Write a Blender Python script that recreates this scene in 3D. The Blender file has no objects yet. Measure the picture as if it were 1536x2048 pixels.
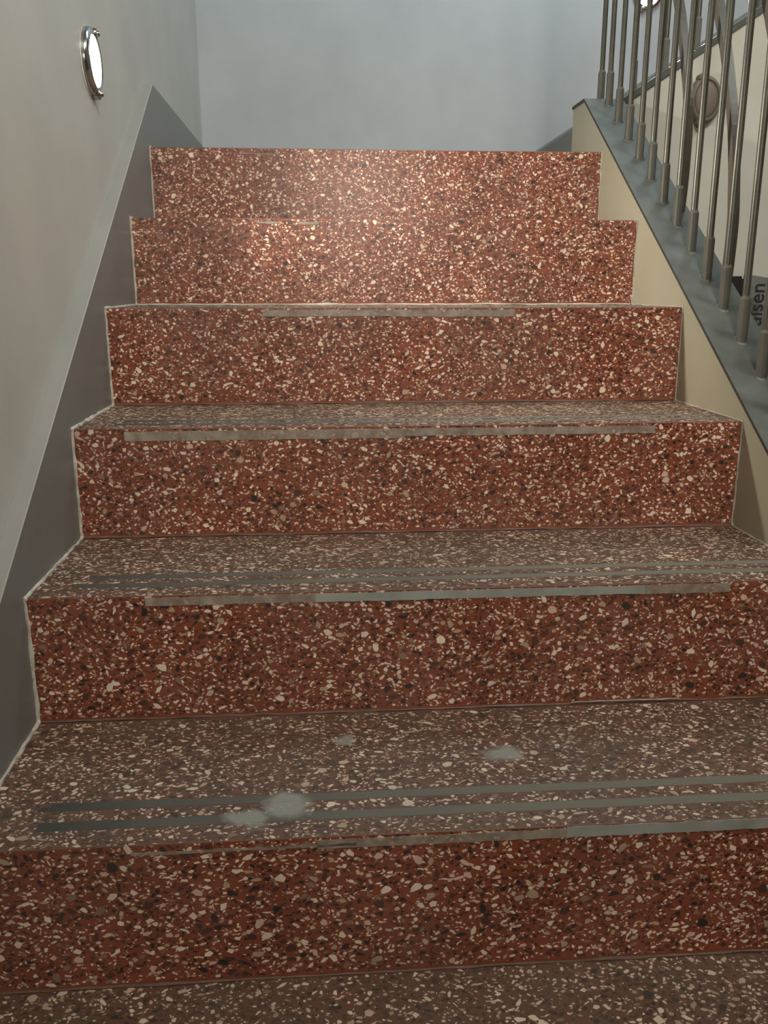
import bpy, bmesh, math, random
import numpy as np
from mathutils import Vector, Matrix

S = bpy.context.scene
COL = S.collection
PI = math.pi

# ------------------------------------------------------------------ camera
cam_data = bpy.data.cameras.new('camera')
cam_data.sensor_fit = 'AUTO'
cam_data.sensor_width = 36.0
cam_data.lens = 1718.9 / 2048 * 36.0
cam_data.clip_start = 0.02
cam = bpy.data.objects.new('camera', cam_data)
COL.objects.link(cam)
_F = Vector((0.0710, 0.9653, -0.2514)).normalized()
_R = Vector((0.9973, -0.0734, -0.0003)); _R = (_R - _F * _R.dot(_F)).normalized()
_U = _R.cross(_F)
cam.matrix_world = Matrix(((_R.x, _U.x, -_F.x, 0.3718), (_R.y, _U.y, -_F.y, -0.5041),
                           (_R.z, _U.z, -_F.z, 0.7127), (0, 0, 0, 1)))
S.camera = cam

# ------------------------------------------------------------------ world, lights, exposure
world = bpy.data.worlds.new('world'); S.world = world
world.use_nodes = True
world.node_tree.nodes['Background'].inputs[0].default_value = (0.55, 0.56, 0.55, 1)
world.node_tree.nodes['Background'].inputs[1].default_value = 0.05

def area(name, loc, target, size, power, color, size_y=None, spread=PI):
    d = bpy.data.lights.new(name, 'AREA'); d.energy = power; d.color = color
    d.size = size; d.spread = spread
    if size_y: d.shape = 'RECTANGLE'; d.size_y = size_y
    o = bpy.data.objects.new(name, d); COL.objects.link(o); o.location = loc
    o.rotation_euler = (Vector(target) - Vector(loc)).to_track_quat('-Z', 'Y').to_euler()
    return o
area('hall_lamp', (0.66, -3.0, 1.42), (0.5, 1.6, 0.9), 0.36, 23, (1.0, 0.92, 0.80))
area('ceiling_fill', (0.95, -0.45, 2.5), (0.62, 1.25, 0.75), 0.4, 9.5, (1.0, 0.93, 0.82), spread=math.radians(84))  # unseen source, added; its narrow beam keeps the lowest steps darker
area('landing_daylight', (1.3, 1.9, 2.9), (0.35, 2.5, 1.3), 0.7, 22, (0.74, 0.92, 1.0))
area('lower_hall_fill', (2.2, 0.2, 2.9), (1.8, 1.3, 0.6), 0.5, 20, (0.97, 1.0, 0.92))  # unseen source, added to brighten the pale wall behind the railing
LAMP_STRENGTH = 14.0
LAMP_WATT = 4.3

S.view_settings.view_transform = 'Standard'
S.view_settings.look = 'None'
S.view_settings.gamma = 1.0
S.view_settings.use_curve_mapping = False
S.view_settings.exposure = 0.0

# ------------------------------------------------------------------ dimensions
H, D, W = 0.17, 0.26586, 1.0349          # riser, going, stair width
YB = 2.75                                # back wall
XO = 1.131                               # outer side of the stringer
rnd = random.Random(7)

# ------------------------------------------------------------------ helpers
def tag(o, label=None, cat=None, group=None, kind=None):
    if label: o['label'] = label
    if cat: o['category'] = cat
    if group: o['group'] = group
    if kind: o['kind'] = kind
    return o

def link(name, me, parent=None, mats=()):
    o = bpy.data.objects.new(name, me); COL.objects.link(o)
    for m in mats: me.materials.append(m)
    if parent: o.parent = parent
    return o

def empty(name, loc=(0, 0, 0)):
    o = bpy.data.objects.new(name, None); COL.objects.link(o); o.location = loc
    o.empty_display_size = 0.1
    return o

def bm_obj(name, bm, mat, parent=None, smooth=False):
    bmesh.ops.recalc_face_normals(bm, faces=bm.faces)
    me = bpy.data.meshes.new(name); bm.to_mesh(me); bm.free()
    if smooth:
        for p in me.polygons: p.use_smooth = True
        me.set_sharp_from_angle(angle=math.radians(40))
    return link(name, me, parent, [mat])

def box(bm, x0, x1, y0, y1, z0, z1):
    v = [bm.verts.new((x, y, z)) for x in (x0, x1) for y in (y0, y1) for z in (z0, z1)]
    for f in ((0, 1, 3, 2), (4, 6, 7, 5), (0, 4, 5, 1), (2, 3, 7, 6), (0, 2, 6, 4), (1, 5, 7, 3)):
        bm.faces.new([v[i] for i in f])

def prism(bm, poly, fn0, fn1):
    """poly: list of 2-D points; fn0/fn1 map a point to its two 3-D ends."""
    a = [bm.verts.new(fn0(p)) for p in poly]; b = [bm.verts.new(fn1(p)) for p in poly]
    bm.faces.new(a); bm.faces.new(b[::-1])
    n = len(poly)
    for i in range(n): bm.faces.new((a[i], b[i], b[(i + 1) % n], a[(i + 1) % n]))

def tube(bm, path, rad, seg=8, jit=0.0, r=None):
    """round bar along a path; rad a number or one per point."""
    r = r or rnd
    path = [Vector(p) for p in path]; rings = []
    for i, p in enumerate(path):
        t = (path[min(i + 1, len(path) - 1)] - path[max(i - 1, 0)]).normalized()
        u = t.orthogonal() if abs(t.z) < 0.9 else Vector((1, 0, 0)); u = (u - t * u.dot(t)).normalized(); w = t.cross(u)
        ra = rad[i] if isinstance(rad, (list, tuple)) else rad
        rings.append([bm.verts.new(p + (u * math.cos(k * 2 * PI / seg) + w * math.sin(k * 2 * PI / seg)) * ra * (1 + r.uniform(-jit, jit))) for k in range(seg)])
    for a, b in zip(rings, rings[1:]):
        for k in range(seg): bm.faces.new((a[k], a[(k + 1) % seg], b[(k + 1) % seg], b[k]))
    bm.faces.new(rings[0][::-1]); bm.faces.new(rings[-1])

def lathe(bm, prof, seg, at, sx=1.0, sy=1.0):
    """prof: (radius, depth) pairs turned about an axis; at(u, v, d) gives the 3-D point."""
    rings = []
    for r, d in prof:
        if r < 1e-6: rings.append([bm.verts.new(at(0, 0, d))])
        else: rings.append([bm.verts.new(at(r * sx * math.cos(k * 2 * PI / seg), r * sy * math.sin(k * 2 * PI / seg), d)) for k in range(seg)])
    for a, b in zip(rings, rings[1:]):
        for k in range(seg):
            k2 = (k + 1) % seg
            if len(a) == 1: bm.faces.new((a[0], b[k2], b[k]))
            elif len(b) == 1: bm.faces.new((a[k], a[k2], b[0]))
            else: bm.faces.new((a[k], a[k2], b[k2], b[k]))

# ------------------------------------------------------------------ materials
def mat(name, color, rough=0.6, metal=0.0, spec=0.5):
    m = bpy.data.materials.new(name); m.use_nodes = True
    b = m.node_tree.nodes['Principled BSDF']
    b.inputs['Base Color'].default_value = (*color, 1)
    b.inputs['Roughness'].default_value = rough
    b.inputs['Metallic'].default_value = metal
    b.inputs['Specular IOR Level'].default_value = spec
    return m

def nd(m, t, **kw):
    n = m.node_tree.nodes.new(t)
    for k, v in kw.items(): setattr(n, k, v)
    return n

def lk(m, a, b): m.node_tree.links.new(a, b)

def ramp(m, fac, stops):
    r = nd(m, 'ShaderNodeValToRGB')
    while len(r.color_ramp.elements) < len(stops): r.color_ramp.elements.new(0.5)
    for e, (p, c) in zip(r.color_ramp.elements, stops):
        e.position = p; e.color = (*c, 1) if len(c) == 3 else c
    lk(m, fac, r.inputs[0]); return r.outputs[0]

def wpos(m):
    return nd(m, 'ShaderNodeNewGeometry').outputs['Position']

def noise(m, scale, detail=3, vec=None, rough=0.55):
    n = nd(m, 'ShaderNodeTexNoise'); n.inputs['Scale'].default_value = scale
    n.inputs['Detail'].default_value = detail; n.inputs['Roughness'].default_value = rough
    lk(m, vec or wpos(m), n.inputs['Vector']); return n.outputs[0]

def mix(m, fac, a, b, mode='MIX'):
    n = nd(m, 'ShaderNodeMix', data_type='RGBA', blend_type=mode)
    for sock, v in ((n.inputs[0], fac), (n.inputs[6], a), (n.inputs[7], b)):
        if hasattr(v, 'is_output'): lk(m, v, sock)
        elif isinstance(v, (int, float)): sock.default_value = v
        else: sock.default_value = (*v, 1)
    return n.outputs[2]

def math_n(m, op, a, b=0.0):
    n = nd(m, 'ShaderNodeMath', operation=op)
    for s, v in ((n.inputs[0], a), (n.inputs[1], b)):
        if hasattr(v, 'is_output'): lk(m, v, s)
        else: s.default_value = v
    return n.outputs[0]

def bump(m, h, strength, dist=0.002):
    b = nd(m, 'ShaderNodeBump'); b.inputs['Strength'].default_value = strength; b.inputs['Distance'].default_value = dist
    lk(m, h, b.inputs['Height']); lk(m, b.outputs[0], m.node_tree.nodes['Principled BSDF'].inputs['Normal'])

def base(m): return m.node_tree.nodes['Principled BSDF'].inputs

def paint(name, color, rough=0.55, var=0.06, scale=6, bstr=0.12):
    m = mat(name, color, rough)
    n = noise(m, scale, 4)
    lo = tuple(c * (1 - var) for c in color); hi = tuple(min(1, c * (1 + var)) for c in color)
    lk(m, ramp(m, n, [(0.3, lo), (0.7, hi)]), base(m)['Base Color'])
    bump(m, noise(m, 260, 2), bstr, 0.001)
    return m

# smears of cement dust left on the first tread: where they lie, how long, how deep
SMEARS = [((0.327, 0.325), (0.030, 0.030)), ((0.285, 0.303), (0.028, 0.020)), ((0.583, 0.412), (0.030, 0.020)),
          ((0.392, 0.460), (0.016, 0.014))]
def smear_mask(m):
    pos = wpos(m)
    wob = nd(m, 'ShaderNodeTexNoise'); wob.inputs['Scale'].default_value = 60; wob.inputs['Detail'].default_value = 5
    lk(m, pos, wob.inputs['Vector'])
    sc = nd(m, 'ShaderNodeVectorMath', operation='MULTIPLY_ADD')
    lk(m, wob.outputs['Color'], sc.inputs[0]); sc.inputs[1].default_value = (0.03, 0.03, 0); 
    lk(m, pos, sc.inputs[2])
    tot = None
    for (cx, cy), (rx, ry) in SMEARS:
        v = nd(m, 'ShaderNodeVectorMath', operation='SUBTRACT'); lk(m, sc.outputs[0], v.inputs[0]); v.inputs[1].default_value = (cx + 0.015, cy + 0.015, 0.17)
        d = nd(m, 'ShaderNodeVectorMath', operation='DIVIDE'); lk(m, v.outputs[0], d.inputs[0]); d.inputs[1].default_value = (rx, ry, 0.05)
        l = nd(m, 'ShaderNodeVectorMath', operation='LENGTH'); lk(m, d.outputs[0], l.inputs[0])
        mr = nd(m, 'ShaderNodeMapRange'); mr.inputs[1].default_value = 1.0; mr.inputs[2].default_value = 0.55
        mr.inputs[3].default_value = 0.0; mr.inputs[4].default_value = 0.85
        lk(m, l.outputs['Value'], mr.inputs[0])
        tot = mr.outputs[0] if tot is None else math_n(m, 'MAXIMUM', tot, mr.outputs[0])
    return tot

DUST = (0.095, 0.080, 0.058)
def terrazzo_mat(name, color, tread, rough):
    m = mat(name, color, rough)
    n = noise(m, 9, 4)
    c = ramp(m, n, [(0.3, tuple(x * 0.82 for x in color)), (0.7, tuple(min(1, x * 1.15) for x in color))])
    if tread:                                # worn treads: a film of dry dust, thicker away from the walked middle
        f = ramp(m, noise(m, 14, 5), [(0.3, (0.25,) * 3), (0.75, (0.52,) * 3)])
        c = mix(m, f, c, DUST)
        c = mix(m, smear_mask(m), c, (0.25, 0.25, 0.22))
    else:
        f = ramp(m, noise(m, 5, 5), [(0.36, (0.03,) * 3), (0.78, (0.20,) * 3)])
        c = mix(m, f, c, (0.24, 0.20, 0.165))
    lk(m, c, base(m)['Base Color'])
    return m

CHIP_COLS = [('cream', (0.74, 0.62, 0.48)), ('blush', (0.60, 0.42, 0.33)), ('tan', (0.42, 0.31, 0.21)),
             ('grey_brown', (0.24, 0.15, 0.11)), ('umber', (0.060, 0.026, 0.018)), ('black', (0.018, 0.014, 0.014)),
             ('ivory', (0.80, 0.67, 0.53)), ('brick', (0.20, 0.062, 0.036))]
CHIP_W = [0.19, 0.15, 0.10, 0.07, 0.25, 0.16, 0.06, 0.02]
MATRIX = (0.215, 0.052, 0.024)
M = {}
M['riser'] = terrazzo_mat('terrazzo_matrix_polished', MATRIX, False, 0.30)
M['tread'] = terrazzo_mat('terrazzo_matrix_worn', (0.125, 0.044, 0.025), True, 0.55)
RCH = [terrazzo_mat('terrazzo_chip_' + n, c, False, 0.30) for n, c in CHIP_COLS]
TCH = [terrazzo_mat('terrazzo_chip_worn_' + n, c, True, 0.5) for n, c in CHIP_COLS]
M['wall'] = paint('wall_paint_grey', (0.405, 0.388, 0.352), 0.5)
M['back'] = paint('wall_paint_pale_blue_grey', (0.44, 0.46, 0.47), 0.55)
M['skirt'] = paint('skirting_paint_grey', (0.155, 0.152, 0.140), 0.4)
M['cream'] = paint('stringer_paint_cream', (0.405, 0.380, 0.280), 0.42)
M['white'] = paint('ceiling_paint', (0.75, 0.74, 0.70), 0.7)
M['cap'] = paint('cap_paint_dark_grey', (0.086, 0.092, 0.082), 0.38, 0.22, 22, 0.2)
M['capedge'] = mat('cap_edge_dark', (0.045, 0.043, 0.035), 0.6)  # darker tone for the cap plate's inner and end edges
M['rail'] = paint('railing_metal_olive_grey', (0.112, 0.108, 0.090), 0.38, 0.12, 40, 0.08)
base(M['rail'])['Metallic'].default_value = 0.55
M['sleeve'] = paint('railing_sleeve_olive_grey', (0.105, 0.099, 0.080), 0.55, 0.12, 40, 0.08)
M['railflat'] = paint('railing_flat_bar_brown_grey', (0.125, 0.105, 0.080), 0.4, 0.12, 40, 0.08)
M['chrome'] = mat('chrome', (0.42, 0.42, 0.41), 0.18, 1.0)
def grip_mat():
    # dark grit, greyed by trodden-in dust along the walking line and still clean close to the wall
    m = mat('anti_slip_strip_grey', (0.1, 0.1, 0.1), 0.75)
    sx = nd(m, 'ShaderNodeSeparateXYZ'); lk(m, wpos(m), sx.inputs[0])
    f = math_n(m, 'ADD', sx.outputs[0], math_n(m, 'MULTIPLY', noise(m, 9, 4), 0.35))
    c = ramp(m, f, [(0.22, (0.040, 0.040, 0.034)), (0.42, (0.085, 0.080, 0.066)), (0.75, (0.135, 0.125, 0.098))])
    c = mix(m, smear_mask(m), c, (0.25, 0.25, 0.22))
    lk(m, c, base(m)['Base Color']); bump(m, noise(m, 700, 3), 0.7, 0.001); return m
M['grip'] = grip_mat()
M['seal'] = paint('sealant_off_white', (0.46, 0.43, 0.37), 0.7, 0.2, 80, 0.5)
M['joint'] = paint('joint_filler_brown', (0.115, 0.062, 0.042), 0.6, 0.3, 40, 0.4)
M['black'] = mat('black_plastic', (0.008, 0.007, 0.006), 0.5)
M['sack'] = paint('sack_paper_grey', (0.115, 0.112, 0.108), 0.7, 0.15, 14, 0.3)
M['print'] = mat('print_black', (0.010, 0.010, 0.010), 0.7)
M['bronze'] = mat('lamp_brown', (0.15, 0.125, 0.100), 0.6)

def tape_mat(name, color, lo, hi):
    m = mat(name, color, 0.3)
    n = noise(m, 45, 5)
    c = ramp(m, noise(m, 25, 4), [(0.3, tuple(x * 0.85 for x in color)), (0.7, tuple(x * 1.2 for x in color))])
    lk(m, c, base(m)['Base Color'])
    lk(m, ramp(m, n, [(0.35, (lo,) * 3), (0.65, (hi,) * 3)]), base(m)['Alpha'])
    return m
M['tape_clear'] = tape_mat('old_tape_cloudy', (0.36, 0.315, 0.26), 0.42, 0.85)
M['tape_grey'] = tape_mat('old_tape_grey', (0.30, 0.315, 0.285), 0.93, 1.0)

def glow(name, color, strength):
    m = bpy.data.materials.new(name); m.use_nodes = True; t = m.node_tree
    t.nodes.clear(); e = t.nodes.new('ShaderNodeEmission'); o = t.nodes.new('ShaderNodeOutputMaterial')
    e.inputs[0].default_value = (*color, 1); e.inputs[1].default_value = strength
    t.links.new(e.outputs[0], o.inputs[0]); return m
M['glow'] = glow('lamp_glass_lit', (1.0, 0.92, 0.74), LAMP_STRENGTH)

# ------------------------------------------------------------------ room
def slab(name, x0, x1, y0, y1, z0, z1, m, label=None):
    bm = bmesh.new(); box(bm, x0, x1, y0, y1, z0, z1)
    o = bm_obj(name, bm, m); o['kind'] = 'structure'
    if label: o['label'] = label
    return o

floor = slab('floor', -0.12, 3.3, -4.1, YB + 0.1, -0.15, 0.0, M['tread'], 'dusty red terrazzo floor at the foot of the stairs')
slab('wall_left', -0.12, -0.022, -4.1, YB + 0.1, 0.0, 3.4, M['wall'], 'smooth warm grey wall carrying the lit round lamp')
slab('wall_back', -0.022, 3.3, YB, YB + 0.1, 0.0, 3.4, M['back'], 'plain pale blue-grey wall behind the top step')
slab('wall_right', 3.2, 3.3, -4.1, YB, 0.0, 3.4, M['wall'], 'grey wall of the lower hall')
slab('wall_front', -0.022, 3.2, -4.1, -4.0, 0.0, 3.4, M['wall'], 'grey wall of the lower hall opposite the stairs')
slab('ceiling', -0.12, 3.3, -4.1, YB + 0.1, 3.4, 3.5, M['white'], 'white ceiling over the stairwell')

# skirting along the left wall: follows the stairs, then runs level along the landing
def skirt_profile(z0, slope, yk, zk, ya, yb):
    ys = yk - (zk - z0) / slope
    return [(ya, z0), (ys, z0), (yk, zk), (yb, zk)]
top = skirt_profile(0.15, 0.653, 1.687, 1.168, -4.0, YB - 0.0)
bm = bmesh.new()
sect = lambda z, low: [(-0.0219, low), (0.0, low), (0.0, z - 0.0015), (-0.0015, z), (-0.0219, z)]
rings = []
for (y, z) in top:
    low = 0.0 if z < 0.16 else z - 0.75
    rings.append([bm.verts.new((x, y, zz)) for x, zz in sect(z, low)])
for a, b in zip(rings, rings[1:]):
    for k in range(5): bm.faces.new((a[k], a[(k + 1) % 5], b[(k + 1) % 5], b[k]))
bm.faces.new(rings[0]); bm.faces.new(rings[-1][::-1])
o = bm_obj('baseboard_left', bm, M['skirt'])
o.data.materials.append(paint('skirting_ledge_paint', (0.262, 0.255, 0.235), 0.5))   # ledge tone between the skirting and the wall paint
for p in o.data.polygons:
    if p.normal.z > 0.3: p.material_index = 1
tag(o, 'dark grey painted skirting stepping up the left wall beside the treads', kind='structure')
# skirting on the back wall, level behind the landing and rising with the next flight
bm = bmesh.new(); rings = []
for x, z in [(0.0, 1.165), (1.128, 1.165), (3.0, 1.165 + 0.63 * (3.0 - 1.128))]:
    rings.append([bm.verts.new(p) for p in ((x, YB - 0.0001, z - 0.34), (x, YB - 0.02, z - 0.34), (x, YB - 0.02, z), (x, YB - 0.0001, z + 0.008))])
for a, b in zip(rings, rings[1:]):
    for k in range(4): bm.faces.new((a[k], a[(k + 1) % 4], b[(k + 1) % 4], b[k]))
bm.faces.new(rings[0]); bm.faces.new(rings[-1][::-1])
o = bm_obj('baseboard_back', bm, M['skirt']); tag(o, 'grey skirting on the back wall rising beside the next flight', kind='structure')

# ------------------------------------------------------------------ stone chips of the terrazzo
nrng = np.random.default_rng(11)
def scatter(w, h, density, seed, holes=(), margin=0.0015):
    """stone chips on a w x h rectangle: centre, length, aspect, turn (no two lie on each other)."""
    r = random.Random(seed)
    n = int(w * h * density)
    sizes = sorted((min(0.0140, max(0.0016, r.lognormvariate(math.log(0.0044), 0.46))) for _ in range(n)), reverse=True)
    cell = 0.008; grid = {}; out = []
    for L in sizes:
        asp = min(1.0, max(0.22, r.gauss(0.54, 0.18)))
        rad = L * 0.5 * (0.25 + 0.62 * asp)
        for _ in range(7):
            x = r.uniform(margin + rad * .8, w - margin - rad * .8); y = r.uniform(rad * .3, h - rad * .3)
            if any(a - rad * .9 < x < b + rad * .9 and c - rad * .9 < y < d + rad * .9 for a, b, c, d in holes): continue
            gx, gy = int(x / cell), int(y / cell); ok = True
            for i in range(gx - 2, gx + 3):
                for j in range(gy - 2, gy + 3):
                    for (px, py, pr) in grid.get((i, j), ()):
                        if (px - x) ** 2 + (py - y) ** 2 < (pr + rad) ** 2 * 0.92: ok = False; break
                    if not ok: break
                if not ok: break
            if ok:
                grid.setdefault((gx, gy), []).append((x, y, rad))
                out.append((x, y, L, asp, r.gauss(0, 0.65)))
                break
    return out

def chip_outline(r, n):
    a0 = r.uniform(0, 2 * PI)
    a = [a0 + (k + r.uniform(-0.3, 0.3)) * 2 * PI / n for k in range(n)]
    return [(0.5 * r.uniform(0.76, 1.14) * math.cos(t), 0.5 * r.uniform(0.76, 1.14) * math.sin(t)) for t in a]

def chips_mesh(name, chips, w, h, place, mats, seed, lift=0.00022):
    """all chips of one face as one mesh: polygon tops a little proud with sides let into the cement."""
    r = random.Random(seed); V = []; LOOP = []; START = []; TOT = []; MI = []
    idx = list(range(len(CHIP_COLS)))
    for (cx, cy, L, asp, rot) in chips:
        n = r.choice((4, 4, 4, 5, 5, 5, 6)); ol = chip_outline(r, n); c, s = math.cos(rot), math.sin(rot)
        mi = r.choices(idx, CHIP_W)[0]; hh = lift * r.uniform(0.6, 1.3); b0 = len(V)
        pts = []
        for (u, v) in ol:
            u *= L; v *= L * asp
            pts.append((min(w, max(0, cx + u * c - v * s)), min(h, max(0, cy + u * s + v * c))))
        for p in pts: V.append(place(p[0], p[1], hh))
        for p in pts: V.append(place(p[0], p[1], -0.0006))
        START.append(len(LOOP)); TOT.append(n); LOOP.extend(range(b0, b0 + n)); MI.append(mi)
        for k in range(n):
            k2 = (k + 1) % n
            START.append(len(LOOP)); TOT.append(4); LOOP.extend((b0 + k, b0 + n + k, b0 + n + k2, b0 + k2)); MI.append(mi)
    me = bpy.data.meshes.new(name)
    me.vertices.add(len(V)); me.vertices.foreach_set('co', np.array(V, dtype=np.float32).ravel())
    me.loops.add(len(LOOP)); me.loops.foreach_set('vertex_index', np.array(LOOP, dtype=np.int32))
    me.polygons.add(len(START)); me.polygons.foreach_set('loop_start', np.array(START, dtype=np.int32))
    me.polygons.foreach_set('loop_total', np.array(TOT, dtype=np.int32))
    me.polygons.foreach_set('material_index', np.array(MI, dtype=np.int32))
    me.polygons.foreach_set('use_smooth', np.zeros(len(START), dtype=bool))
    me.update(calc_edges=True); me.validate()
    for m in mats: me.materials.append(m)
    return me

STONE = {}
def stone_mesh(ci, shape, worn):
    key = (ci, shape, worn)
    if key not in STONE:
        r = random.Random(100 + shape); n = r.choice((5, 6, 7)); ol = chip_outline(r, n)
        bm = bmesh.new(); prism(bm, ol, lambda p: (p[0], p[1], 0.00032), lambda p: (p[0], p[1], -0.0006))
        bmesh.ops.recalc_face_normals(bm, faces=bm.faces)
        me = bpy.data.meshes.new('stone_chip'); bm.to_mesh(me); bm.free(); me.materials.append((TCH if worn else RCH)[ci])
        STONE[key] = me
    return STONE[key]

def stones(chips, parent, place, axes, worn, seed):
    """the largest chips, each an object of its own."""
    r = random.Random(seed); idx = list(range(len(CHIP_COLS)))
    for (cx, cy, L, asp, rot) in chips:
        me = stone_mesh(r.choices(idx, CHIP_W)[0], r.randrange(12), worn)
        o = bpy.data.objects.new('stone_chip', me); COL.objects.link(o)
        o.parent = parent
        ax, ay, az = (Vector(a) for a in axes); c, s = math.cos(rot), math.sin(rot)
        ux, uy = (ax * c + ay * s) * L, (ay * c - ax * s) * L * asp
        p = Vector(place(cx, cy, 0))
        o.matrix_world = Matrix(((ux.x, uy.x, az.x, p.x), (ux.y, uy.y, az.y, p.y), (ux.z, uy.z, az.z, p.z), (0, 0, 0, 1)))

# ------------------------------------------------------------------ the flight of steps
stair = tag(empty('staircase', (W / 2, 0.27, 0)), 'red terrazzo staircase with cream, tan and black stone chips, seen from its foot', 'stairs')
stair_m = Matrix.Translation((-W / 2, -0.27, 0))
def own(o, p=stair):
    if p is stair: o.matrix_parent_inverse = stair_m
    return o

def step_bm(y, z, depth, x0=0.0, x1=W, z0=0.0, nose=0.0009):
    bm = bmesh.new()
    prof = [(y, z0), (y, z - nose)] + [(y + nose - nose * math.cos(t), z - nose + nose * math.sin(t)) for t in (PI / 8, PI / 4, 3 * PI / 8)] + [(y + nose, z), (y + depth, z), (y + depth, z0)]
    prism(bm, prof, lambda p: (x0, p[0], p[1]), lambda p: (x1, p[0], p[1]))
    return bm

def strip_bm(x0, x1, yc, half, z, h, r, cell=0.02, axis='y'):
    """a thin strip with slightly ragged long edges, on a tread (axis y) or on a riser (axis z)."""
    bm = bmesh.new(); n = max(2, int((x1 - x0) / cell)); top = []; bot = []
    for i in range(n + 1):
        x = x0 + (x1 - x0) * i / n
        a, b = half + r.uniform(-.0006, .0006), half + r.uniform(-.0006, .0006)
        if axis == 'y': t = [(x, yc - a, z + h), (x, yc + b, z + h)]; u = [(x, yc - a, z - .002), (x, yc + b, z - .002)]
        else: t = [(x, z - h, yc - a), (x, z - h, yc + b)]; u = [(x, z + .002, yc - a), (x, z + .002, yc + b)]
        top.append([bm.verts.new(p) for p in t]); bot.append([bm.verts.new(p) for p in u])
    for i in range(n):
        bm.faces.new((top[i][0], top[i + 1][0], top[i + 1][1], top[i][1]))
        bm.faces.new((bot[i][0], bot[i][1], bot[i + 1][1], bot[i + 1][0]))
        bm.faces.new((top[i][0], bot[i][0], bot[i + 1][0], top[i + 1][0]))
        bm.faces.new((top[i][1], top[i + 1][1], bot[i + 1][1], bot[i][1]))
    bm.faces.new((top[0][0], top[0][1], bot[0][1], bot[0][0])); bm.faces.new((top[-1][0], bot[-1][0], bot[-1][1], top[-1][1]))
    return bm

TOPHEIGHT_CLEAR = 0.003
# old tape on the risers: (from x, to x, lower z, upper z below the nosing, grey?)
TAPES = {1: [(0.172, 0.40, -0.0115, -0.0085, 0), (0.36, 0.62, -0.0135, -0.0035, 0), (0.62, W - 0.004, -0.0135, -0.0015, 1)],
         2: [(0.147, 0.36, -0.0135, -0.0025, 0), (0.36, 0.79, -0.0140, -0.0028, 1), (0.79, 0.905, -0.0145, -0.0025, 0)],
         3: [(0.077, 0.50, -0.0190, -0.0045, 0), (0.50, 0.893, -0.0165, -0.0045, 0)],
         4: [(0.272, 0.50, -0.0145, -0.0030, 0), (0.50, 0.724, -0.0155, -0.0035, 0)],
         5: [(0.25, 0.29, -0.0105, -0.0060, 0), (0.335, 0.375, -0.0115, -0.0065, 0)],
         6: [(0.201, 0.290, -0.0130, -0.0105, 0)]}
GRIPS = {1: [(0.069, 0.303, 0.0075), (0.072, 0.338, 0.0072)], 2: [(0.050, 0.574, 0.0075), (0.062, 0.608, 0.0072)],
         3: [(0.055, 0.838, 0.0075), (0.062, 0.872, 0.0072)], 4: [(0.06, 1.10, 0.0075), (0.06, 1.135, 0.0072)],
         5: [(0.06, 1.367, 0.0075), (0.06, 1.402, 0.0072)]}
SINGLE = {('r', 1): 110, ('r', 2): 80, ('t', 1): 90, ('r', 3): 20}
def take(chips, key):
    n = SINGLE.get(key, 0)
    return chips[:n], chips[n:]

def add_faces(step, k, parent_off):
    """chips of the riser and the tread of step k."""
    y, z = k * D, k * H
    # riser: u along x, v upwards; a chip-free grout line at its foot
    h = H - 0.0009 - 0.005
    pl = lambda u, v, e: (u, y - e, z - H + 0.005 + v)
    ch = scatter(W, h, 41000, 20 + k)
    big, rest = take(ch, ('r', k))
    link('stone_chips', chips_mesh('stone_chips', rest, W, h, pl, RCH, 40 + k), step)['kind'] = 'stuff'
    stones(big, step, pl, ((1, 0, 0), (0, 0, 1), (0, -1, 0)), False, 60 + k)

def add_tread(step, k, depth, x1=W, dens=36000):
    y, z = k * D, k * H
    pl = lambda u, v, e: (u, y + 0.0009 + v, z + e)
    holes = [(g[0], x1, g[1] - y - 0.0009 - g[2], g[1] - y - 0.0009 + g[2]) for g in GRIPS.get(k, ())]
    ch = scatter(x1, depth - 0.006, dens, 220 + k, holes)
    big, rest = take(ch, ('t', k))
    link('stone_chips', chips_mesh('stone_chips', rest, x1, depth - 0.006, pl, TCH, 240 + k, 0.00018), step)['kind'] = 'stuff'
    stones(big, step, pl, ((1, 0, 0), (0, 1, 0), (0, 0, 1)), True, 260 + k)

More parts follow.
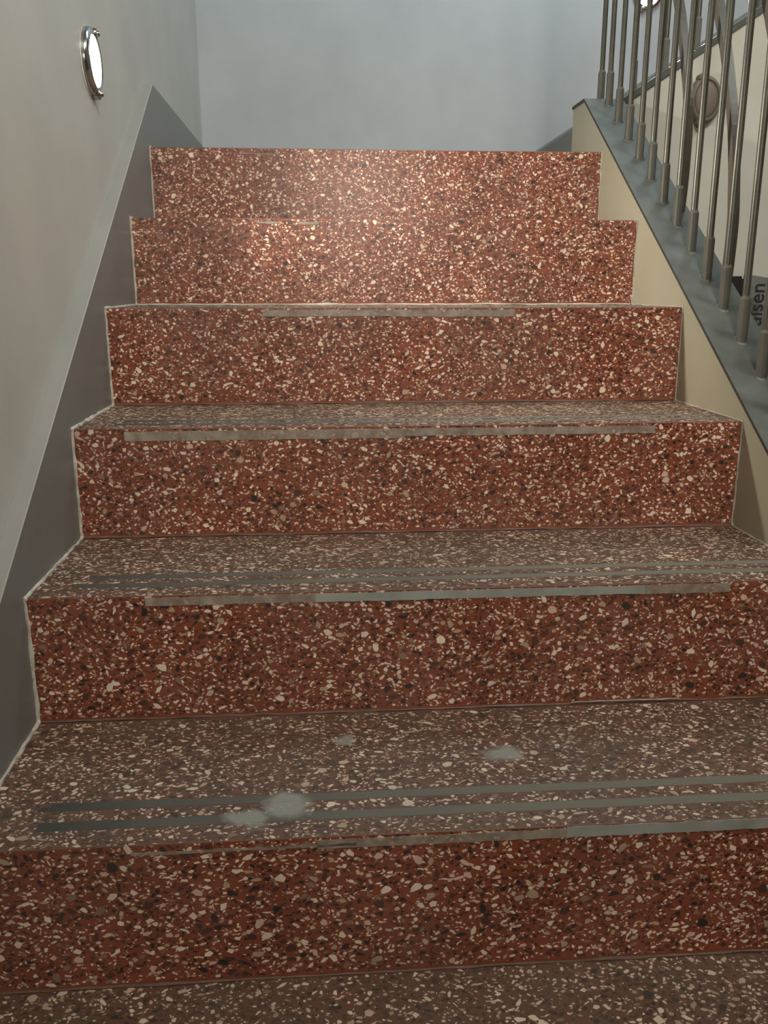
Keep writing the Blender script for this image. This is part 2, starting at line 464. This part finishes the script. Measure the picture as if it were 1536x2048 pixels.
for k in range(1, 7):
    y, z = k * D, k * H
    last = k == 6
    depth = D if not last else YB - 0.02 - y
    st = own(bm_obj('landing' if last else 'step', step_bm(y, z, depth), M['riser'], stair))
    # tread face takes the worn material
    st.data.materials.append(M['tread'])
    for p in st.data.polygons:
        if p.normal.z > 0.2: p.material_index = 1
    bpy.context.view_layer.update()
    off = None
    add_faces(st, k, off)
    add_tread(st, k, depth, dens=36000 if k < 4 else (16000 if not last else 6000))
    r = random.Random(300 + k)
    for (gx, gy, gh) in GRIPS.get(k, ()):
        o = bm_obj('grip_strip', strip_bm(gx, W - 0.012, gy, gh, z, 0.0002, r), M['grip'], st)
    for (a, b, lo, hi, grey) in TAPES[k]:
        bm = strip_bm(a, b, z + (lo + hi) / 2, (hi - lo) / 2, y, 0.0007, r, 0.012, 'z')
        bm_obj('tape_strip', bm, M['tape_grey'] if grey else M['tape_clear'], st)
    # sealant along the left edge (thick, white) and the right edge (thin)
    def bead(x, rad, name='sealant_bead', jit=0.35, m='seal'):
        bm = bmesh.new(); pts = []
        n = 14
        for i in range(n + 1): pts.append((x + r.uniform(-.0006, .0006), y - rad * .25, z - H + (H) * i / n))
        tube(bm, pts, [rad * r.uniform(.7, 1.25) for _ in pts], 6, jit, r)
        pts = [(x + r.uniform(-.0006, .0006), y + (depth) * i / 18, z + rad * .25) for i in range(19)]
        tube(bm, pts, [rad * r.uniform(.7, 1.25) for _ in pts], 6, jit, r)
        for cz, cy in ((z - H + 0.002, y - 0.002), (z, y)):
            bmesh.ops.create_icosphere(bm, subdivisions=1, radius=rad * 1.5, matrix=Matrix.Translation((x, cy, cz)))
        bm_obj(name, bm, M[m], st)
    bead(0.001, 0.0026 if k < 4 else 0.0022)
    bead(W - 0.0006, 0.0013)
    # filler line at the foot of the riser
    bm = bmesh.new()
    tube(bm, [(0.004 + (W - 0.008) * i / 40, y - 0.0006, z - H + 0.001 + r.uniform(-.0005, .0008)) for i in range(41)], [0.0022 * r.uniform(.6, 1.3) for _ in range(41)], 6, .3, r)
    bm_obj('joint_line', bm, M['seal' if k > 4 else 'joint'], st)  # pale from step five up: lamplight on the tread edge put into the colour
    if k == 2:
        bm = bmesh.new(); tube(bm, [(0.70 + 0.15 * i / 12, y - 0.0025, z - H + 0.0045 + r.uniform(-.0004, .0006)) for i in range(13)], [0.0011 * r.uniform(.5, 1.4) for _ in range(13)], 6, .3, r)
        bm_obj('joint_line', bm, M['tape_clear'], st)['label'] = 'pale smear of filler'

# chips in the floor at the foot of the first riser
pl = lambda u, v, e: (u, -0.25 + v, e)
ch = scatter(W, 0.25 + D - 0.002, 38000, 501)
link('stone_chips', chips_mesh('stone_chips', ch, W, 0.25 + D - 0.002, pl, TCH, 502, 0.00018), floor)['kind'] = 'stuff'

# stringer wall on the open side with its grey cap
SL = 0.654
zc = lambda y: 1.166 + SL * (min(y, 1.758) - 1.758)
Y0, YE = 0.05, 1.857
CT = 0.007
bm = bmesh.new()
prism(bm, [(Y0, 0.0), (YE, 0.0), (YE, zc(YE) - CT), (1.758, zc(1.758) - CT), (Y0, zc(Y0) - CT)],
      lambda p: (W + 0.0002, p[0], p[1]), lambda p: (XO - 0.003, p[0], p[1]))
stringer = own(bm_obj('stringer', bm, M['cream'], stair)); stringer['label'] = 'cream painted stringer wall beside the steps'
bm = bmesh.new()
prism(bm, [(Y0 - .002, zc(Y0) - CT), (1.758, zc(1.758) - CT), (YE + .003, zc(YE) - CT), (YE + .003, zc(YE)), (1.758, zc(1.758)), (Y0 - .002, zc(Y0))],
      lambda p: (W - 0.0025, p[0], p[1]), lambda p: (XO, p[0], p[1]))
cap = bm_obj('cap_plate', bm, M['cap'], stringer); cap['label'] = 'dark grey cap plate'
cap.data.materials.append(M['capedge'])
for p in cap.data.polygons:
    if p.normal.x < -0.9 or p.normal.y > 0.9: p.material_index = 1

# ------------------------------------------------------------------ railings
def sleeve_bm(x, y, z, hgt, half, slope_low):
    bm = bmesh.new()
    n = 8; cut = half * 0.30
    pts = [(half, half - cut), (half - cut, half), (-half + cut, half), (-half, half - cut), (-half, -half + cut), (-half + cut, -half), (half - cut, -half), (half, -half + cut)]
    rings = [[bm.verts.new((x + px * s, y + py * s, z + zz + (slope_low * py if zz < 0 else 0))) for px, py in pts] for zz, s in ((-0.012, 1), (hgt - 0.006, 1), (hgt, 0.72))]
    for a, b in zip(rings, rings[1:]):
        for k in range(n): bm.faces.new((a[k], a[(k + 1) % n], b[(k + 1) % n], b[k]))
    bm.faces.new(rings[0][::-1]); bm.faces.new(rings[-1])
    return bm

RAIL_H = 0.90
def baluster(rail, x, y, z, top):
    bm = bmesh.new(); tube(bm, [(x, y, z - 0.004), (x, y, z + 0.3), (x, y, top)], 0.0062, 12)
    b = bm_obj('baluster', bm, M['rail'], rail, True)
    s = bm_obj('sleeve', sleeve_bm(x, y, z, 0.074, 0.0076, 0), M['sleeve'], b)
    bm = bmesh.new(); r = random.Random(int(y * 1000 + x * 77))
    lathe(bm, [(0.0, -0.004), (0.0128, -0.003), (0.0125, 0.0005), (0.0104, 0.0022), (0.0, 0.0022)], 12, lambda u, v, d: (x + u, y + v, z + d + SLP[0] * v + SLP[1] * u))
    bm_obj('weld_collar', bm, M['cap'], b)
SLP = (SL, 0.0)
rail = tag(empty('stair_railing', (1.087, 0.9, 0.6)), 'olive-grey metal railing of upright round bars on the cap beside the red steps', 'railing')
inv = Matrix.Translation((-1.087, -0.9, -0.6))
before = set(COL.objects)
BX = 1.087
for k in range(-6, 13):
    y = 0.855 + 0.0797 * k
    if k == 12: y = 1.800
    SLP = (SL if y < 1.75 else 0.0, 0.0)
    baluster(rail, BX, y, zc(y), zc(y) + RAIL_H)
bm = bmesh.new(); tube(bm, [(BX, 0.30, zc(0.30) + RAIL_H), (BX, 1.758, zc(1.758) + RAIL_H), (BX, 1.86, zc(1.8) + RAIL_H)], 0.021, 14)
bm_obj('handrail', bm, M['rail'], rail, True)

def bowed_bar(pts, base_z):
    """flat bar bowing away from the uprights, its foot on the cap."""
    pts = [Vector((1.112, y, z)) for y, z in pts]
    # smooth
    P = [pts[0]] + pts + [pts[-1]]; path = []
    for i in range(1, len(P) - 2):
        for t in (0, .25, .5, .75):
            a, b, c, d = P[i - 1], P[i], P[i + 1], P[i + 2]
            path.append(0.5 * ((2 * b) + (c - a) * t + (2 * a - 5 * b + 4 * c - d) * t * t + (3 * b - a - 3 * c + d) * t ** 3))
    path.append(pts[-1])
    bm = bmesh.new(); rings = []
    for i, p in enumerate(path):
        t = (path[min(i + 1, len(path) - 1)] - path[max(i - 1, 0)]).normalized(); nrm = Vector((1, 0, 0)); w = t.cross(nrm).normalized()
        rings.append([bm.verts.new(p + nrm * a * 0.0072 + w * b * 0.0085) for a, b in ((-1, -1), (1, -1), (1, 1), (-1, 1))])
    for a, b in zip(rings, rings[1:]):
        for k in range(4): bm.faces.new((a[k], a[(k + 1) % 4], b[(k + 1) % 4], b[k]))
    bm.faces.new(rings[0][::-1]); bm.faces.new(rings[-1])
    return bm_obj('bowed_bar', bm, M['railflat'], rail)
bar2 = [(1.068, zc(1.068) - 0.002), (1.063, 0.767), (1.062, 0.831), (1.069, 0.878), (1.077, 0.922), (1.095, 0.990), (1.125, 1.065), (1.157, 1.134), (1.207, 1.225), (1.262, 1.33), (1.33, 1.46), (1.40, 1.60), (1.45, zc(1.45) + RAIL_H - 0.015)]
bowed_bar(bar2, 0)
bar1 = [(1.304, zc(1.304) - 0.002), (1.299, 0.90), (1.296, 0.963), (1.298, 1.019), (1.306, 1.076), (1.328, 1.135), (1.370, 1.229), (1.400, 1.285), (1.455, 1.39), (1.52, 1.52), (1.60, 1.69), (1.66, zc(1.66) + RAIL_H - 0.015)]
bowed_bar(bar1, 0)
sh = lambda q, dy: [(y + dy, z + dy * SL) for y, z in q]
q = sh(bar2, -0.2386 + 0.055)
q[0] = (q[0][0], zc(q[0][0]) - 0.002)
q = [(1.068 - 0.205, zc(1.068 - 0.205) - 0.002)] + [(y - 0.205, z - 0.205 * SL + 0.06 * min(1, (z - 0.75) / 0.4)) for y, z in bar2[1:-1]] + [(bar2[-1][0] - 0.19, zc(bar2[-1][0] - 0.19) + RAIL_H - 0.015)]
bowed_bar(q, 0)
for o in set(COL.objects) - before:
    if o.parent is rail: o.matrix_parent_inverse = inv

# ------------------------------------------------------------------ the next flight, turning along the back wall
up = tag(empty('staircase', (2.0, 1.758, 0)), 'next flight of the stairs turning off behind the railing, with a pale cream side wall', 'stairs')
inv2 = Matrix.Translation((-2.0, -1.758, 0))
X2 = 1.30
before = set(COL.objects)
for k in range(5):
    x0 = X2 + k * D; bm = bmesh.new(); box(bm, x0, x0 + D if k < 4 else 2.95, 1.8575, YB - 0.021, 0.0, 1.02 + H * (k + 1))
    o = bm_obj('step', bm, M['riser'], up)
bm = bmesh.new(); box(bm, W + 0.001, X2, 1.8605, YB - 0.021, 0.0, 1.02); bm_obj('landing', bm, M['tread'], up)
z2 = lambda x: 1.168 + 0.64 * (x - 1.131)
bm = bmesh.new()
prism(bm, [(XO, 0.0), (2.95, 0.0), (2.95, z2(2.95) - 0.016), (XO, z2(XO) - 0.016)], lambda p: (p[0], 1.758, p[1]), lambda p: (p[0], 1.857, p[1]))
M['pale'] = paint('side_wall_paint_pale', (0.52, 0.51, 0.45), 0.55)
s2 = bm_obj('stringer', bm, M['pale'], up)
bm = bmesh.new()
prism(bm, [(XO, z2(XO) - 0.016), (2.95, z2(2.95) - 0.016), (2.95, z2(2.95)), (XO, z2(XO))], lambda p: (p[0], 1.752, p[1]), lambda p: (p[0], 1.8572, p[1]))
bm_obj('cap_plate', bm, M['cap'], s2)
for o in set(COL.objects) - before:
    if o.parent is up: o.matrix_parent_inverse = inv2
rail2 = tag(empty('stair_railing', (1.6, 1.805, 1.4)), 'darker metal railing standing on the sloping edge of the next flight', 'railing')
inv3 = Matrix.Translation((-1.6, -1.805, -1.4)); before = set(COL.objects)
for k in range(20):
    x = 1.170 + 0.0775 * k
    SLP = (0.0, 0.64)
    baluster(rail2, x, 1.806, z2(x), z2(x) + RAIL_H)
bm = bmesh.new(); tube(bm, [(1.087, 1.806, z2(1.131) + RAIL_H), (1.15, 1.806, z2(1.15) + RAIL_H), (2.72, 1.806, z2(2.72) + RAIL_H)], 0.021, 14)
bm_obj('handrail', bm, M['rail'], rail2, True)
for o in set(COL.objects) - before:
    if o.parent is rail2: o.matrix_parent_inverse = inv3

# ------------------------------------------------------------------ wall lamps
def wall_lamp(at, label, origin, r=0.0545, p=0.0125, sx=1.0, lit=True, group=None):
    t = tag(empty('wall_lamp', origin), label, 'lamp', group); iv = Matrix.Translation(-Vector(origin))
    before = set(COL.objects)
    bm = bmesh.new()
    lathe(bm, [(r, 0.0002), (r, p * .35), (r * .985, p * .62), (r * .93, p * .88), (r * .87, p), (r * .80, p * 1.02), (r * .765, p * .9), (r * .755, p * .5)], 48, at, sx)
    bm_obj('bezel', bm, M['chrome'] if lit else M['bronze'], t, True)
    bm = bmesh.new()
    g = r * .765
    lathe(bm, [(g, p * .6)] + [(g * math.cos(a), p * .75 + p * .45 * math.sin(a)) for a in (0.15, .45, .75, 1.05, 1.3)] + [(0, p * 1.2)], 40, at, sx)
    bm_obj('glass', bm, M['glow'] if lit else M['bronze'], t, True)
    if lit:                                 # the lamp throws its light away from the wall
        n = (Vector(at(0, 0, 1)) - Vector(at(0, 0, 0))).normalized()
        l = area('wall_lamp_light', at(0, 0, p * 1.35), Vector(at(0, 0, p * 1.35)) + n + Vector((0, 0, -0.2)), 0.05, LAMP_WATT, (1.0, 0.93, 0.80), spread=math.radians(106))
        l.data.shape = 'DISK'
    for a in (-1.85, 1.95):                 # two screw lugs on the ring, each with a domed screw
        bm = bmesh.new(); cu, cv = r * .96 * math.cos(a) * sx, r * .96 * math.sin(a)
        lathe(bm, [(0.0095, 0.0003), (0.0095, p * .8), (0.008, p * 1.05), (0.0, p * 1.08)], 16, lambda u, v, d: at(u + cu, v + cv, d))
        lug = bm_obj('lug', bm, M['chrome'] if lit else M['bronze'], t, True)
        bm = bmesh.new()
        lathe(bm, [(0.0048, p * 1.0), (0.0045, p * 1.25), (0.003, p * 1.42), (0.0, p * 1.48)], 14, lambda u, v, d: at(u + cu, v + cv, d))
        bm_obj('screw', bm, M['chrome'], lug, True)
    for o in set(COL.objects) - before:
        if o.parent is t: o.matrix_parent_inverse = iv
    return t
LY, LZ = 1.186, 1.099
wall_lamp(lambda u, v, d: (-0.022 + d, LY - u, LZ + v), 'lit round chrome wall lamp on the warm grey wall, above the dark skirting', (-0.022, LY, LZ))
wall_lamp(lambda u, v, d: (1.525 + u, YB - d, 1.702 + v), 'glowing round lamp on the blue-grey back wall, seen through the railing bars', (1.525, YB, 1.702))
wall_lamp(lambda u, v, d: (1.335 + u, 1.758 - d, 1.165 + v), 'unlit brown oval lamp on the pale wall behind the railing', (1.335, 1.758, 1.165), r=0.056, p=0.022, sx=0.72, lit=False)

# ------------------------------------------------------------------ things standing behind the stringer
bm = bmesh.new(); box(bm, 1.19, 1.402, 1.58, 1.74, 0.0, 0.742)
bmesh.ops.bevel(bm, geom=bm.edges[:], offset=0.006, segments=2, affect='EDGES')
case = empty('equipment_case', (1.306, 1.66, 0)); tag(case, 'black case standing against the pale wall beside the grey sack', 'case')
o = bm_obj('case_body', bm, M['black'], case, True); o.matrix_parent_inverse = Matrix.Translation((-1.306, -1.66, 0))
bm = bmesh.new(); tube(bm, [(1.26, 1.66, 0.74), (1.265, 1.66, 0.757), (1.28, 1.66, 0.764), (1.33, 1.66, 0.764), (1.345, 1.66, 0.757), (1.35, 1.66, 0.74)], 0.006, 8)
o = bm_obj('handle', bm, M['black'], case, True); o.matrix_parent_inverse = Matrix.Translation((-1.306, -1.66, 0))

# paper sack, standing, with its pinched top leaning
sk = tag(empty('paper_sack', (1.49, 1.60, 0)), 'grey paper sack with black sideways lettering against the pale wall', 'sack')
bm = bmesh.new(); rs = random.Random(5); rings = []
for i, z in enumerate([0.0, 0.03, 0.10, 0.22, 0.36, 0.48, 0.58, 0.65, 0.70, 0.728]):
    th = [0.055, 0.075, 0.085, 0.088, 0.085, 0.075, 0.060, 0.040, 0.020, 0.006][i]
    ring = []
    for k in range(20):
        a = 2 * PI * k / 20; ca, sa = math.cos(a), math.sin(a)
        u = math.copysign(abs(ca) ** 0.45, ca) * 0.105; v = math.copysign(abs(sa) ** 0.6, sa) * th
        zz = z + (0.020 * (0.2 - ca * 0.8) if z > 0.6 else 0)
        ring.append(bm.verts.new((1.528 + u + rs.uniform(-.002, .002), 1.63 + v * (1 if v > 0 else 0.62) + (th * .0) + rs.uniform(-.002, .002), zz)))
    rings.append(ring)
for a, b in zip(rings, rings[1:]):
    for k in range(20): bm.faces.new((a[k], a[(k + 1) % 20], b[(k + 1) % 20], b[k]))
bm.faces.new(rings[0][::-1]); bm.faces.new(rings[-1])
body = bm_obj('sack_body', bm, M['sack'], sk, True); body.matrix_parent_inverse = Matrix.Translation((-1.49, -1.60, 0))
def lettering(txt, size, x, y, z, rot):
    cu = bpy.data.curves.new('lettering', 'FONT'); cu.body = txt; cu.size = size; cu.extrude = 0.0006; cu.offset = 0.0006
    cu.materials.append(M['print'])
    tmp = bpy.data.objects.new('lettering', cu); COL.objects.link(tmp)
    bpy.context.view_layer.update()
    me = bpy.data.meshes.new_from_object(tmp.evaluated_get(bpy.context.evaluated_depsgraph_get()))
    bpy.data.objects.remove(tmp)
    o = bpy.data.objects.new('lettering', me); COL.objects.link(o); o.parent = sk
    o.matrix_parent_inverse = Matrix.Translation((-1.49, -1.60, 0))
    o.location = (x, y, z); o.rotation_euler = rot
    return o
lettering('ulsen', 0.050, 1.449, 1.572, 0.622, (PI / 2 - 0.06, -PI / 2, 0))
